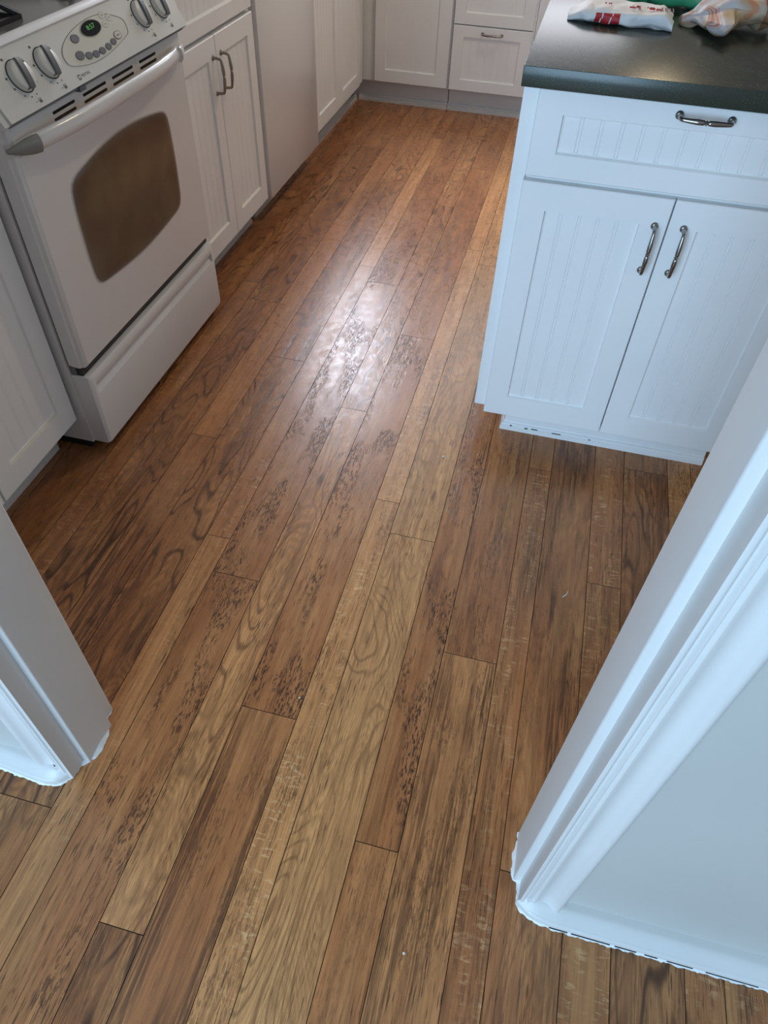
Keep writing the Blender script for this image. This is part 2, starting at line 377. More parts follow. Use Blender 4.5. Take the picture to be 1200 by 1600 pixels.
# ------------------------------------------------------------------ ROOM SHELL
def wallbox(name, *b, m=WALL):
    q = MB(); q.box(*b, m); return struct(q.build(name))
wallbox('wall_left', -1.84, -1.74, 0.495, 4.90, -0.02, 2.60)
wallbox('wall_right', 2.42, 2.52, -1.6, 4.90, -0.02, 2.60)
q = MB()   # back wall with window opening, and one more cut for the added sheen fill
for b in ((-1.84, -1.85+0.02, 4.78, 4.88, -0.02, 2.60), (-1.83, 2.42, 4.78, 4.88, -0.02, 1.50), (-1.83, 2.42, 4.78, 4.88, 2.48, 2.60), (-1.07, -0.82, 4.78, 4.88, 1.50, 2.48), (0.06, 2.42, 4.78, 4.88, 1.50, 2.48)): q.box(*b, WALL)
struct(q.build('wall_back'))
q = MB()
for b in ((-1.83, -1.07, 4.75, 4.785, 1.46, 1.51), (-1.83, -1.07, 4.75, 4.785, 2.47, 2.52), (-1.09, -1.04, 4.75, 4.785, 1.46, 2.52), (-1.46, -1.43, 4.78, 4.80, 1.50, 2.48)): q.box(*b, TRIM)
struct(q.build('window_1'))
q = MB()
for b in ((-0.86, 0.10, 4.75, 4.785, 1.46, 1.51), (-0.86, 0.10, 4.75, 4.785, 2.47, 2.52), (-0.87, -0.81, 4.75, 4.785, 1.46, 2.52), (0.05, 0.11, 4.75, 4.785, 1.46, 2.52)): q.box(*b, TRIM)
struct(q.build('added_fill_frame'))  # unseen frame added around the sheen fill lamp
wallbox('ceiling', -1.84, 2.52, -1.6, 4.90, 2.60, 2.50, m=CEIL)
# near partition with the cased opening x -0.628 .. 0.167
YW, YK = 0.383, 0.495
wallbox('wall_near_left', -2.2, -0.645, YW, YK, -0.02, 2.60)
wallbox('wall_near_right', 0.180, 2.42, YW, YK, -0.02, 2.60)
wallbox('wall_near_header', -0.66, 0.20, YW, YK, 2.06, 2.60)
def jamb(side):
    q = MB(); s_ = 1 if side > 0 else -1
    xin = 0.166 if side > 0 else -0.629
    P = lambda dx, y: (xin+s_*dx, y)
    # jamb board with a rounded front arris
    r_ = 0.0035
    poly = [P(0.017, 0.402), P(r_, 0.402)]+[P(r_-r_*sin(t), 0.402+r_-r_*cos(t)) for t in (0.4, 0.8, 1.2)]+[P(0, 0.402+r_), P(0, 0.480), P(0.0175, 0.480)]
    q.prism(poly, 0.0, 2.05, TRIM)
    o = struct(q.build('trim_1' if side < 0 else 'trim_2', smooth=35))
    # hall side casing, moulded profile
    q = MB(); c0 = 0.0125
    prof = [(0, .037), (0, .0), (.0035, -.0015), (.006, -.0005), (.0075, .0025), (.0095, .0025), (.0115, -.001), (.0145, -.001), (.0165, .0022), (.0185, .0022),
            (.021, 0.0), (.024, .0005)]
    for i in range(9):
        t = i/8; prof.append((.024+t*.026, .0005+.0055*sin(t*pi)**0.8-.0012*t))
    prof += [(.053, -.0035), (.0575, -.005), (.0620, -.0035), (.0645, .000), (.0655, .004), (.0655, .018), (.03, .018), (.03, .037)]
    poly = [P(c0+a_, 0.367+b_) for a_, b_ in prof]
    q.prism(poly, 0.004, 2.06, TRIM)
    struct(q.build('trim_3' if side < 0 else 'trim_4', smooth=50))
    q = MB(); q.prism([P(0.014, 0.479), P(0.07, 0.479), P(0.07, 0.5125), P(0.016, 0.5125), P(0.014, 0.510)], 0.0, 2.06, TRIM)
    struct(q.build('trim_5' if side < 0 else 'trim_6'))
jamb(-1); jamb(1)
q = MB(); q.box(-0.63, 0.168, 0.402, 0.48, 2.04, 2.06, TRIM); q.box(-0.70, 0.24, 0.367, 0.384, 2.05, 2.11, TRIM); struct(q.build('trim_7'))
# low base moulding with sloped top, wrapping the casing foot
def base_strip(path, name):
    # path = list of (x,y,nx,ny): front line points with inward direction
    prof = [(0.0, 0.0), (-.0005, .016), (.001, .0185), (.004, .0195), (.0055, .0205), (.016, .0265), (.022, .0305), (.027, .0315), (.042, .0315)]
    rows = []
    for (x, y, nx, ny) in path: rows.append([(x+nx*a_, y+ny*a_, b_) for a_, b_ in prof])
    q = MB(); q.grid(rows, TRIM)
    for r_ in (rows[0], rows[-1]): q.face(r_+[(r_[-1][0], r_[-1][1], 0)], TRIM)
    return struct(q.build(name, smooth=50))
base_strip([(0.1745, 0.3665, .35, .2), (0.182, 0.3605, .55, .3), (0.196, 0.3525, .55, .7), (0.212, 0.348, .25, .9), (0.236, 0.3455, 0, 1), (0.60, 0.3450, 0, 1), (1.6, 0.345, 0, 1)], 'baseboard_near_right')
base_strip([(-0.6475, 0.3685, -.3, .2), (-0.656, 0.3565, -.4, .3), (-0.668, 0.348, -.4, .7), (-0.685, 0.345, -.2, .9), (-0.71, 0.346, 0, 1), (-0.79, 0.352, 0, 1), (-1.6, 0.352, 0, 1)], 'baseboard_near_left')
# caulk bead where trim meets the floor
def caulk(path, name, side):
    rr = random.Random(len(path)*3+1); pts = []
    for i in range(len(path)-1):
        a_, b_ = Vector(path[i]), Vector(path[i+1]); k = max(2, int((b_-a_).length/0.004))
        for t in range(k): pts.append(a_.lerp(b_, t/k))
    pts.append(Vector(path[-1])); out, mid, inn = [], [], []
    for i, p in enumerate(pts):
        t = (pts[min(i+1, len(pts)-1)]-pts[max(i-1, 0)]).normalized(); nn = Vector((-t.y, t.x, 0))*side
        j_ = rr.uniform(-.0010, .0012)+.0008*sin(i*.9)
        out.append(p+nn*j_*-1); mid.append(p+nn*(.0016+rr.uniform(0, .0008))+Vector((0, 0, .0020+rr.uniform(0, .0008)))); inn.append(p+nn*.014+Vector((0, 0, .012)))
    q = MB(); q.grid([out, mid, inn], CAULK); return struct(q.build(name, smooth=60))
caulk([(0.1655, .483, 0), (.1655, .470, 0), (.1615, .455, 0), (.1600, .440, 0), (.1610, .415, 0), (.1655, .4015, 0), (.172, .400, 0), (.1755, .385, 0), (.1735, .3665, 0), (.181, .358, 0), (.196, .350, 0), (.213, .3455, 0), (.236, .3425, 0), (.60, .3425, 0), (.9, .3425, 0)], 'trim_8', 1)
caulk([(-.650, .512, 0), (-.643, .508, 0), (-.640, .482, 0), (-.6265, .470, 0), (-.6205, .440, 0), (-.6235, .412, 0), (-.633, .402, 0), (-.641, .392, 0), (-.644, .372, 0), (-.652, .357, 0), (-.667, .346, 0), (-.69, .342, 0), (-.71, .344, 0), (-.75, .346, 0), (-.79, .350, 0), (-1.0, .350, 0)], 'trim_9', -1)
# dark crack line between base moulding and caulk
q = MB()
for (xa, xb) in ((.232, .262), (.268, .33), (.338, .372), (.385, .405), (.42, .46), (.48, .56), (.575, .70)):
    q.box(xa, xb, .3438, .3452, 0.0030, 0.0046, DARK)
struct(q.build('trim_10'))

# ------------------------------------------------------------------ CABINET PARTS
RZ = lambda a_: Matrix.Rotation(a_, 4, 'Z')
FRONT = lambda x, y, z: Matrix.Translation((x, y, z))                       # faces -Y, local x -> +X
SIDE = lambda x, y, z: Matrix.Translation((x, y, z)) @ RZ(pi/2)             # faces +X, local x -> +Y
def panel_front(name, T, w_, h_, sl, sr, sb, st_, parent, pitch=0.0385, phase=None, beads=True, m=CAB, t=0.019, stain=False, bd=.0017):
    """door or drawer front with recessed beadboard panel"""
    q = MB(); b = 0.0018; dp = 0.0075; sw = 0.0055
    def A(p): return tuple(T @ Vector(p))
    x0, x1, z0, z1 = sl, w_-sr, sb, h_-st_
    O0 = [(0, b, 0), (w_, b, 0), (w_, b, h_), (0, b, h_)]
    O1 = [(b, 0, b), (w_-b, 0, b), (w_-b, 0, h_-b), (b, 0, h_-b)]
    I0 = [(x0, 0, z0), (x1, 0, z0), (x1, 0, z1), (x0, 0, z1)]
    I1 = [(x0+sw*.3, dp*.85, z0+sw*.6), (x1-sw*.3, dp*.85, z0+sw*.6), (x1-sw*.3, dp*.85, z1-sw*.3), (x0+sw*.3, dp*.85, z1-sw*.3)]
    I2 = [(x0+sw, dp, z0+sw), (x1-sw, dp, z0+sw), (x1-sw, dp, z1-sw*.6), (x0+sw, dp, z1-sw*.6)]
    BK = [(0, t, 0), (w_, t, 0), (w_, t, h_), (0, t, h_)]
    for r1, r2 in ((BK, O0), (O0, O1), (O1, I0), (I0, I1), (I1, I2)):
        for i in range(4):
            j = (i+1) % 4
            q.face([A(r1[i]), A(r1[j]), A(r2[j]), A(r2[i])], YELLOWED if (stain and r1 is I0 and i == 0) else m)
    q.face([A(p) for p in BK], m)
    xs = [(x0+sw, 0)]
    if beads:
        x = x0+(phase if phase is not None else pitch)
        while x < x1-sw-0.008:
            d = bd
            xs += [(x-.0042, 0), (x-.0030, d), (x-.0018, 0.0002), (x+.0018, 0.0002), (x+.0030, d), (x+.0042, 0)]
            x += pitch
    xs.append((x1-sw, 0))
    za, zb = z0+sw, z1-sw*.6
    for (xa, da), (xb, db) in zip(xs[:-1], xs[1:]):
        q.face([A((xa, dp+da, za)), A((xb, dp+db, za)), A((xb, dp+db, zb)), A((xa, dp+da, zb))], m)
    return q.build(name, parent)
def pull(T, parent, m, L=0.096, off=0.030, horizontal=False):
    """curved bar pull with turned centre; T places its centre on the door face, bar runs along local Z (or X)"""
    q = MB(); h = L/2; pts = []; rad = []
    N_ = 40
    for i in range(N_+1):
        t = -1+2*i/N_
        # path: rise from foot, round corner, shallow bow
        a_ = abs(t)
        if a_ > 0.86:
            k = (1-a_)/0.14; z = h*(0.955+0.045*(1-k)) if k < .5 else h*(0.955-0.06*(k-.5)); y = -off*0.86*min(1, k*1.05)
            ang = k*pi/2; z = h*(1-0.085*(1-cos(ang))); y = -off*0.84*sin(ang)
            r = 0.0036+0.0008*(1-k)
        else:
            z = h*(0.915*a_/0.86); y = -off*(0.84+0.16*(1-(a_/0.86)**2)); r = 0.0037+0.0013*(1-abs(a_-0.30)/0.56) if a_ > .1 else .004
        z = z if t > 0 else -z
        for c_, w__, rr in ((0, .035, .0052), (.085, .018, .0046), (-.085, .018, .0046)):
            if abs(t-c_) < w__: r = rr
        if .045 < abs(t) < .06 or .11 < abs(t) < .125: r = .0030
        pts.append((0, y, z)); rad.append(r)
    R = Matrix.Rotation(pi/2, 4, 'Y') if horizontal else Matrix.Identity(4)
    TT = T @ R
    q.tube(pts, rad, m, 12, T=TT)
    for s_ in (-1, 1):
        q.tube([(0, 0.0, s_*h), (0, -.002, s_*h), (0, -.0035, s_*h), (0, -.005, s_*h)], [.0078, .0078, .0062, .0044], m, 14, T=TT)
    return q.build('handle', parent, smooth=50)

# ------------------------------------------------------------------ ISLAND (right)
isl = thing('island_cabinet', 'white beadboard cabinet at the right, one wide drawer over two doors, under the dark counter', 'cabinet', (0.23, 1.85, 0))
yd = 1.497
q = MB(); q.box(-0.094, 0.575, yd+0.020, 2.62, 0.122, 0.892, CAB)
q.build('body', isl)
q = MB()   # face frame, seen as a thin strip left of the doors and between drawer and doors
q.box(-0.096, -0.0935+0.03, yd+0.0195, yd+0.040, 0.121, 0.892, CAB, bev=.001)
q.box(-0.066, 0.577, yd+0.0195, yd+0.03, 0.121, 0.892, CAB)
q.build('face_frame', isl)
panel_front('drawer', FRONT(-0.066, yd, 0.7265), 0.608, 0.158, .052, .052, .0455, .041, isl, phase=.0385)
pull(FRONT(0.2395, yd, 0.8665), isl.children[-1], PEWTER, L=.092, horizontal=True)
panel_front('door', FRONT(-0.068, yd, 0.113), 0.3035, 0.6035, .055, .054, .060, .056, isl, phase=.036)
d1 = isl.children[-1]; pull(FRONT(0.2115, yd, 0.613), d1, PEWTER)
panel_front('door', FRONT(0.2385, yd, 0.113), 0.3035, 0.6035, .056, .054, .060, .056, isl, phase=.036)
d2 = isl.children[-1]; pull(FRONT(0.2685, yd, 0.615), d2, PEWTER)
q = MB(); q.box(0.004, 0.50, 1.589, 2.55, 0.0, 0.124, CAB); q.build('toe_kick', isl)
def moulding(path, nrm, name, parent, h=0.030, m=CAB, t_=.012):
    prof = [(0, 0), (0, .012), (.0015, .0135), (.003, .0135), (.003, .019), (.0045, .0215), (.0075, .0225), (.009, .0255), (.0115, h), (t_, h)]
    rows = [[(x+nx*a_, y+ny*a_, b_) for a_, b_ in prof] for (x, y, nx, ny) in path]
    q = MB(); q.grid(rows, m)
    for r_ in (rows[0], rows[-1]): q.face(r_+[(r_[-1][0], r_[-1][1], 0)], m)
    return q.build(name, parent)
moulding([(-0.0185, 2.55, 1, 0), (-0.0185, 1.577, 1, 1), (0.54, 1.577, 0, 1)], None, 'base_moulding', isl, h=.042, t_=.022)
# scuffs
q = MB()
for (x, z, a_, b_) in ((.012, .0170, .003, .0007), (.055, .0155, .004, .0013), (.078, .0175, .009, .0004), (.140, .016, .012, .0004), (.232, .0165, .002, .0007)):
    q = MB(); q.box(x-a_, x+a_, 1.5760, 1.5772+.003, z-b_, z+b_, GAPG); q.build('scuff_mark', isl)
ct = MB(); ct.box(-0.099, 0.66, 1.462, 2.72, 0.893, 0.927, CTR, bev=.0015)
tag(ct.build('countertop', smooth=30), 'dark green grey speckled laminate countertop on the right cabinet, carrying the crumpled bags', 'countertop')

# ------------------------------------------------------------------ LEFT RUN
XD = -1.080
def left_cab(label, y0, y1, doors, drawer, mould, hand, xd=XD, zb=.105, name='base_cabinet', stain=False):
    c_ = thing(name, label, 'cabinet', (xd-.3, (y0+y1)/2, 0))
    q = MB(); q.box(-1.735, xd-.0205, y0, y1, .108, .892, CAB); q.build('body', c_)
    q = MB(); q.box(-1.735, -1.172, y0+.002, y1-.002, 0, .109, KICK); q.build('toe_kick', c_)
    hi = .7135 if drawer else .885
    for i, (a_, b_) in enumerate(doors):
        panel_front('door', SIDE(xd, a_, zb), b_-a_, hi-zb, .055, .055, .062, .056, c_, stain=stain, bd=.0009)
        d_ = c_.children[-1]
        if hand and hand[i]: pull(SIDE(xd, hand[i], .612), d_, BRASSY)
    for (a_, b_) in drawer: panel_front('drawer', SIDE(xd, a_, .726), b_-a_, .158, .05, .05, .043, .04, c_, bd=.0009)
    if mould: moulding([(-1.156, mould[0], -1, 0), (-1.156, mould[1], -1, 0)], None, 'base_moulding', c_, m=KICK, t_=.016)
    return c_
cA = left_cab('white beadboard base cabinet at the left edge beside the oven range, nearest the doorway', .552, 1.178, [(.566, .868), (.872, 1.176)], [(.566, 1.174)], (.56, 1.158), None, stain=True)
cB = left_cab('white base cabinet between the oven range and the dishwasher, with two bar handles', 1.945, 2.592, [(1.962, 2.2665), (2.2705, 2.572)], [(1.962, 2.572)], (1.95, 2.565), [2.2415, 2.3005], stain=True)
cC = left_cab('white two-door corner cabinet beyond the dishwasher in the far left corner', 3.217, 4.07, [(3.222, 3.583), (3.587, 3.944)], [], (3.23, 4.13), None, xd=-1.092, zb=.121)

# dishwasher
dw = thing('dishwasher', 'plain white flat-front dishwasher panel between the left cabinets', 'dishwasher', (-1.35, 2.905, 0))
q = MB(); q.box(-1.70, -1.10, 2.604, 3.208, .10, .885, ENAMEL); q.build('body', dw)
q = MB(); q.box(-1.102, -1.078, 2.606, 3.206, .088, .740, ENAMEL, bev=.003); q.build('front_panel', dw, smooth=40)
q = MB(); q.box(-1.102, -1.070, 2.606, 3.206, .745, .885, ENAMEL, bev=.004); q.build('control_strip', dw, smooth=40)
q = MB(); q.box(-1.60, -1.158, 2.606, 3.206, .0, .10, KICK); q.build('kick_plate', dw)

# ------------------------------------------------------------------ BACK RUN
YB = 4.085
def back_cab(label, x0, x1, doors, drawers, mouldspan, filler=None):
    c_ = thing('base_cabinet', label, 'cabinet', ((x0+x1)/2, YB+.3, 0))
    q = MB(); q.box(x0, x1, YB+.0205, 4.775, .108, .892, CAB); q.build('body', c_)
    q = MB(); q.box(x0+.001, x1-.001, 4.150, 4.775, 0, .109, KICK); q.build('toe_kick', c_)
    for (a_, b_) in doors: panel_front('door', FRONT(a_, YB, .113), b_-a_, .60, .056, .062, .056, .056, c_, bd=.001)
    for (a_, b_, z0, z1, hd) in drawers:
        panel_front('drawer', FRONT(a_, YB, z0), b_-a_, z1-z0, .055, .055, .049, .047, c_, bd=.001)
        d_ = c_.children[-1]
        if hd: pull(FRONT((a_+b_)/2, YB, z1-.027), d_, PEWTER, horizontal=True)
    moulding([(mouldspan[0], 4.132, 0, 1), (mouldspan[1], 4.132, 0, 1)], None, 'base_moulding', c_, m=KICK, t_=.018)
    return c_
bA = back_cab('white single-door base cabinet on the far wall, left of the stacked drawers', -1.735, -.656, [(-1.051, -.662)], [], (-1.15, -.657))
back_dr = back_cab('white base cabinet with stacked drawers on the far wall', -.654, -.250, [], [(-.649, -.258, .113, .398, 1), (-.649, -.258, .403, .690, 1), (-.649, -.258, .695, .885, 1)], (-.655, -.250))
bC = back_cab('white far-wall cabinet right of the stacked drawers, mostly hidden behind the right counter', -.248, .60, [(-.17, .19), (.20, .56)], [], (-.248, .60))
q = MB(); q.box(-1.735, -1.058, 1.938, 4.775, .893, .927, CTR, bev=.004); q.box(-1.06, .60, 4.062, 4.775, .893, .927, CTR, bev=.004)
tag(q.build('countertop', smooth=30), 'dark laminate countertop running along the left and far cabinets beyond the range', 'countertop')
q = MB(); q.box(-1.735, -1.058, .552, 1.176, .893, .927, CTR, bev=.004)
tag(q.build('countertop', smooth=30), 'short dark laminate countertop on the left cabinet nearest the doorway', 'countertop')

# ------------------------------------------------------------------ RANGE
RY0, RY1 = 1.186, 1.932
rg = thing('oven_range', 'white slide-in oven range with knobs, a green clock and a dark oven window', 'oven', (-1.35, (RY0+RY1)/2, 0))
q = MB()
q.box(-1.72, -1.062, RY0, RY1, .025, .905, ENAMEL)
q.box(-1.70, -1.075, RY0+.004, RY1-.004, .0, .026, DARK)
q.build('body', rg)
q = MB()   # dark seam frame behind door
q.box(-1.064, -1.045, RY0+.006, RY1-.006, .235, .82, GAPG); q.build('door_gasket', rg)
# storage drawer with finger groove
xf = -1.012
prof = [(-1.062, .028), (-1.020, .028), (-1.0135, .031), (xf, .040), (xf, .180), (xf-.0012, .184), (xf-.0085, .193), (xf-.0095, .197), (xf-.0085, .203), (xf-.0015, .208), (xf, .211), (xf, .228), (xf-.005, .2375), (xf-.014, .240), (-1.062, .240)]
q = MB(); q.prism(prof, RY0+.022, RY1-.022, ENAMEL, axis='Y', T=None)
endp = [(-1.062, .028), (-1.020, .028), (-1.0135, .031), (xf, .040), (xf, .228), (xf-.005, .2375), (xf-.014, .240), (-1.062, .240)]
for a_, b_, in ((RY0+.004, RY0+.022), (RY1-.022, RY1-.004)):
    e0 = a_ < RY0+.01
    lo, hi_ = (a_, b_) if e0 else (b_, a_)
    inner = [(x, z) for x, z in endp]; outer = [(min(x, xf-.006) if x > -1.05 else x, z) for x, z in endp]
    rows = [[(x, lo, z) for x, z in outer], [(x, lo+(.007 if e0 else -.007), z) for x, z in inner], [(x, hi_, z) for x, z in inner]]
    q.grid(rows, ENAMEL, closed_u=True); q.face(rows[0], ENAMEL); q.face(rows[2], ENAMEL)
q.build('storage_drawer', rg, smooth=30)
q = MB(); q.box(-1.064, -1.030, RY0+.008, RY1-.008, .0385, .2675, BLACK); q.build('drawer_liner', rg)
# oven door
xo = -1.012
dz0, dz1 = .268, .812
prof = [(-1.055, dz0+.004), (-1.036, dz0), (xo-.003, dz0), (xo, dz0+.004), (xo, .748), (xo-.0015, .7505), (xo-.0015, .755), (xo, .7575), (xo, .798), (xo-.004, .806), (xo-.016, .812), (-1.055, .812)]
q = MB(); q.prism(prof, RY0+.016, RY1-.016, ENAMEL, axis='Y')
for e0 in (1, 0):
    yE = RY0+.001 if e0 else RY1-.001; s_ = 1 if e0 else -1
    ep = [(-1.055, dz0+.004), (-1.036, dz0), (xo-.003, dz0), (xo, dz0+.004), (xo, .798), (xo-.004, .806), (xo-.016, .812), (-1.055, .812)]
    q.grid([[(min(x, xo-.014), yE, z) for x, z in ep], [(min(x, xo-.012), yE+s_*.004, z) for x, z in ep], [(min(x, xo-.004), yE+s_*.007, z) for x, z in ep], [(x, yE+s_*.016, z) for x, z in ep]], ENAMEL, closed_u=True)
    q.face([(min(x, xo-.014), yE, z) for x, z in ep], ENAMEL)
door = q.build('oven_door', rg, smooth=30)
# vent slots
for (a_, b_) in ((1.337, 1.424), (1.452, 1.552), (1.575, 1.675), (1.702, 1.790)):
    for zc in (.7865, .7735):
        q = MB(); r_ = .0028; poly = []
        for k in range(13):
            t = -pi/2+pi*k/12; poly.append((b_-.003-r_+r_*cos(t), zc+r_*sin(t)))
        for k in range(13):
            t = pi/2+pi*k/12; poly.append((a_+.003+r_+r_*cos(t), zc+r_*sin(t)))
        q.prism(poly, xo-.002, xo+.0006, BLACK, axis='X')
        q.build('vent_slot', door)
# oven window outline: barrel shape with rounded corners, centre (yc,zc)
def barrel(off):
    TL, TR, BR, BL = (1.340, .648), (1.777, .652), (1.768, .424), (1.338, .420)
    def arc(p, q_, bow, n_):
        P_, Q_ = Vector(p), Vector(q_); d_ = Q_-P_; nn = Vector((-d_.y, d_.x)).normalized()
        return [P_.lerp(Q_, i/n_)+nn*bow*(1-(2*i/n_-1)**2) for i in range(n_)]
    pts = arc(TL, TR, .020, 26)+arc(TR, BR, .005, 14)+arc(BR, BL, .010, 26)+arc(BL, TL, .005, 14)
    for _ in range(3):   # round corners
        pts = [(pts[i-1]+pts[i]*2+pts[(i+1) % len(pts)])/4 for i in range(len(pts))]
    cx = Vector((1.556, .538)); out = []
    for p in pts:
        d_ = (p-cx); L_ = d_.length; out.append(cx+d_*((L_+off)/L_))
    return out
q = MB(); R0, R1, R2, R3 = barrel(.018), barrel(.006), barrel(-.006), barrel(-.02)
X3 = lambda R_, x: [(x, p.x, p.y) for p in R_]
q.grid([X3(R0, xo-.001), X3(R0, xo+.0006), X3(R1, xo+.0009), X3(R2, xo+.0011), X3(R3, xo+.0012)], OGLASS, closed_u=True)
q.face(X3(R3, xo+.0012), OGLASS)
wo = q.build('oven_window', door)
at_ = wo.data.attributes.new('edge', 'FLOAT', 'POINT'); loc = Vector(rg.location)
import bisect
vals = []
ref = barrel(0)
cx = Vector((1.556, .538))
for v in wo.data.vertices:
    p = Vector((v.co.y+loc.y, v.co.z+loc.z)); best = min(ref, key=lambda r_: abs(math.atan2((r_-cx).y, (r_-cx).x)-math.atan2((p-cx).y, (p-cx).x)))
    s_ = (p-cx).length-(best-cx).length
    vals.append(max(0, min(1, (0.018-s_)/0.026)))
at_.data.foreach_set('value', vals)
# handle bar
pts, rad = [], []
for i in range(49):
    t = -1+2*i/48; yy = 1.548+t*.352; bow = 1-abs(t)**3.2
    pts.append((xo+.004+.036*bow, yy, .770-.004*(1-bow)))
    k = min(1, (1-abs(t))*9+.25); rad.append((.0165*(.55+.45*k), .0085*(.5+.5*k)+.003))
q = MB(); q.tube(pts, rad, ENAMEL, 16); hb = q.build('handle', door, smooth=60)
for s_ in (-1, 1):
    yy = 1.548+s_*.352
    q = MB(); pp, rr = [], []
    for i in range(12):
        t = i/11; pp.append((xo+.001+.026*t**.7, yy+s_*(.022-.065*t), .770-.002*t)); rr.append((.004+.0130*sin(min(1, t*1.1)*pi/2), .0035+.007*t))
    q.tube(pp, rr, CAPG if s_ < 0 else ENAMEL, 14); q.build('handle_end_cap', hb, smooth=60)
# door latch under the panel
q = MB(); q.box(-1.026, -.996, 1.428, 1.452, .801, .812, GREY, bev=.002); q.build('door_latch', rg)

# control panel
B0 = Vector((-.9915, 0, .8155)); Tt = Vector((-1.0445, 0, .9080)); e_s = (Tt-B0).normalized(); e_y = Vector((0, 1, 0)); e_n = Vector((e_s.z, 0, -e_s.x)); LS = (Tt-B0).length
def PP(y, s, h=0.0): p = B0+e_s*s+e_n*h; return Vector((p.x, y, p.z))
def PM(y, s, h=0.0):   # matrix: local X -> +Y, local Y -> e_s, local Z -> normal
    m_ = Matrix((e_y, e_s, e_n)).transposed().to_4x4(); m_.translation = PP(y, s, h); return m_
cp = None
q = MB()
pr_ = [(B0.x, B0.z), (Tt.x, Tt.z), (Tt.x-.02, Tt.z-.006), (-1.075, .86), (-1.05, .812), (B0.x-.006, .8125)]
q.prism(pr_, RY0+.004, RY1-.004, PLASTIC, axis='Y')
cp = q.build('control_panel', rg)
# end caps flaring over the cabinets
for (a_, b_) in ((RY0-.012, RY0+.003), (RY1-.003, RY1+.010)):
    q = MB(); pe = [(B0.x-.004, B0.z-.003), (Tt.x-.002, Tt.z+.001), (Tt.x-.03, Tt.z), (-1.062, .87), (-1.055, .806), (B0.x-.012, .8065)]
    q.prism(pe, a_, b_, PLASTIC, axis='Y'); q.build('end_cap', cp)
q = MB(); q.prism([(B0.x-.010, .8126), (B0.x-.010, .806), (-1.05, .806), (-1.05, .8126)], RY0+.006, RY1-.006, GAPG, axis='Y'); q.build('lower_trim', cp)
# oval zone
ctl = [(1.4451, 0.0678), (1.4301, 0.0509), (1.4399, 0.0346), (1.4952, 0.0234), (1.5575, 0.0223), (1.6161, 0.0285), (1.6684, 0.0371), (1.684, 0.0442), (1.6904, 0.0643), (1.6689, 0.0783), (1.6298, 0.0907), (1.5807, 0.0939), (1.5302, 0.0903), (1.4824, 0.0818)]
def spline(P_, n_=6):
    out = []; L_ = len(P_)
    for i in range(L_):
        a_, b_, c_, d_ = [Vector(P_[(i+k-1) % L_]) for k in range(4)]
        for k in range(n_):
            t = k/n_; out.append(0.5*((2*b_)+(-a_+c_)*t+(2*a_-5*b_+4*c_-d_)*t*t+(-a_+3*b_-3*c_+d_)*t**3))
    return out
sp_ = spline(ctl); cc = Vector((1.565, .055))
q = MB()
ring_o = [PP(*(cc+(p-cc)*1.0), .0005) for p in sp_]; ring_b = [PP(*(cc+(p-cc)*1.016), .0002) for p in sp_]
q.grid([ring_b, [PP(*(cc+(p-cc)*1.008), .0014) for p in sp_]], FAINT, closed_u=True)
q.grid([[PP(*(cc+(p-cc)*1.008), .0014) for p in sp_], [PP(*(cc+(p-cc)*.99), .0008) for p in sp_]], GREY, closed_u=True)
q.face([PP(*(cc+(p-cc)*.99), .0008) for p in sp_], CREAM)
ov = q.build('clock_panel', cp)
q = MB(); q.disc(PP(1.566, .0765, .0006), e_y, e_s, .0400, .0158, .0009, FAINT, 40)
q.disc(PP(1.566, .0765, .0012), e_y, e_s, .0365, .0138, .0012, BLACK, 40); dsp = q.build('clock_display', ov)
text_mesh('clock_digits', '8:57', .0120, PM(1.566, .0785, .0027) @ Matrix.Scale(1.5, 4, (1, 0, 0)), DISPG, dsp)
for (y, s_, a_, b_) in ((1.497, .072, .0150, .0084), (1.4805, .0435, .0152, .0088), (1.5075, .0365, .0128, .0072), (1.5325, .0335, .0125, .0070), (1.558, .0335, .0122, .0070), (1.586, .035, .0118, .0068), (1.612, .0385, .0112, .0066)):
    q = MB(); q.disc(PP(y, s_, .0006), e_y, e_s, a_, b_, .0018, DGREY, 24, .9); q.build('button', ov)
q = MB(); q.disc(PP(1.6395, .0455, .0006), e_y, e_s, .0150, .0082, .0012, GREY, 26); q.disc(PP(1.6395, .0455, .0018), e_y, e_s, .0130, .0069, .0005, CREAM, 26)
q.box(-.006, .006, -.0015, .0015, .0008, .0025, PINK, T=PM(1.6395, .0455, .0008)); q.build('button', ov)
for (y, s_) in ((1.627, .0885), (1.647, .0800), (1.622, .0720)):
    q = MB(); q.disc(PP(y, s_, .0006), e_y, e_s, .0120, .0066, .0005, FAINT, 24); q.disc(PP(y, s_, .0011), e_y, e_s, .0108, .0058, .0003, CREAM, 24)
    q.box(-.0035, .0035, -.0014, .0014, .0002, .0005, FAINT, T=PM(y, s_, .0012)); q.build('button', ov)
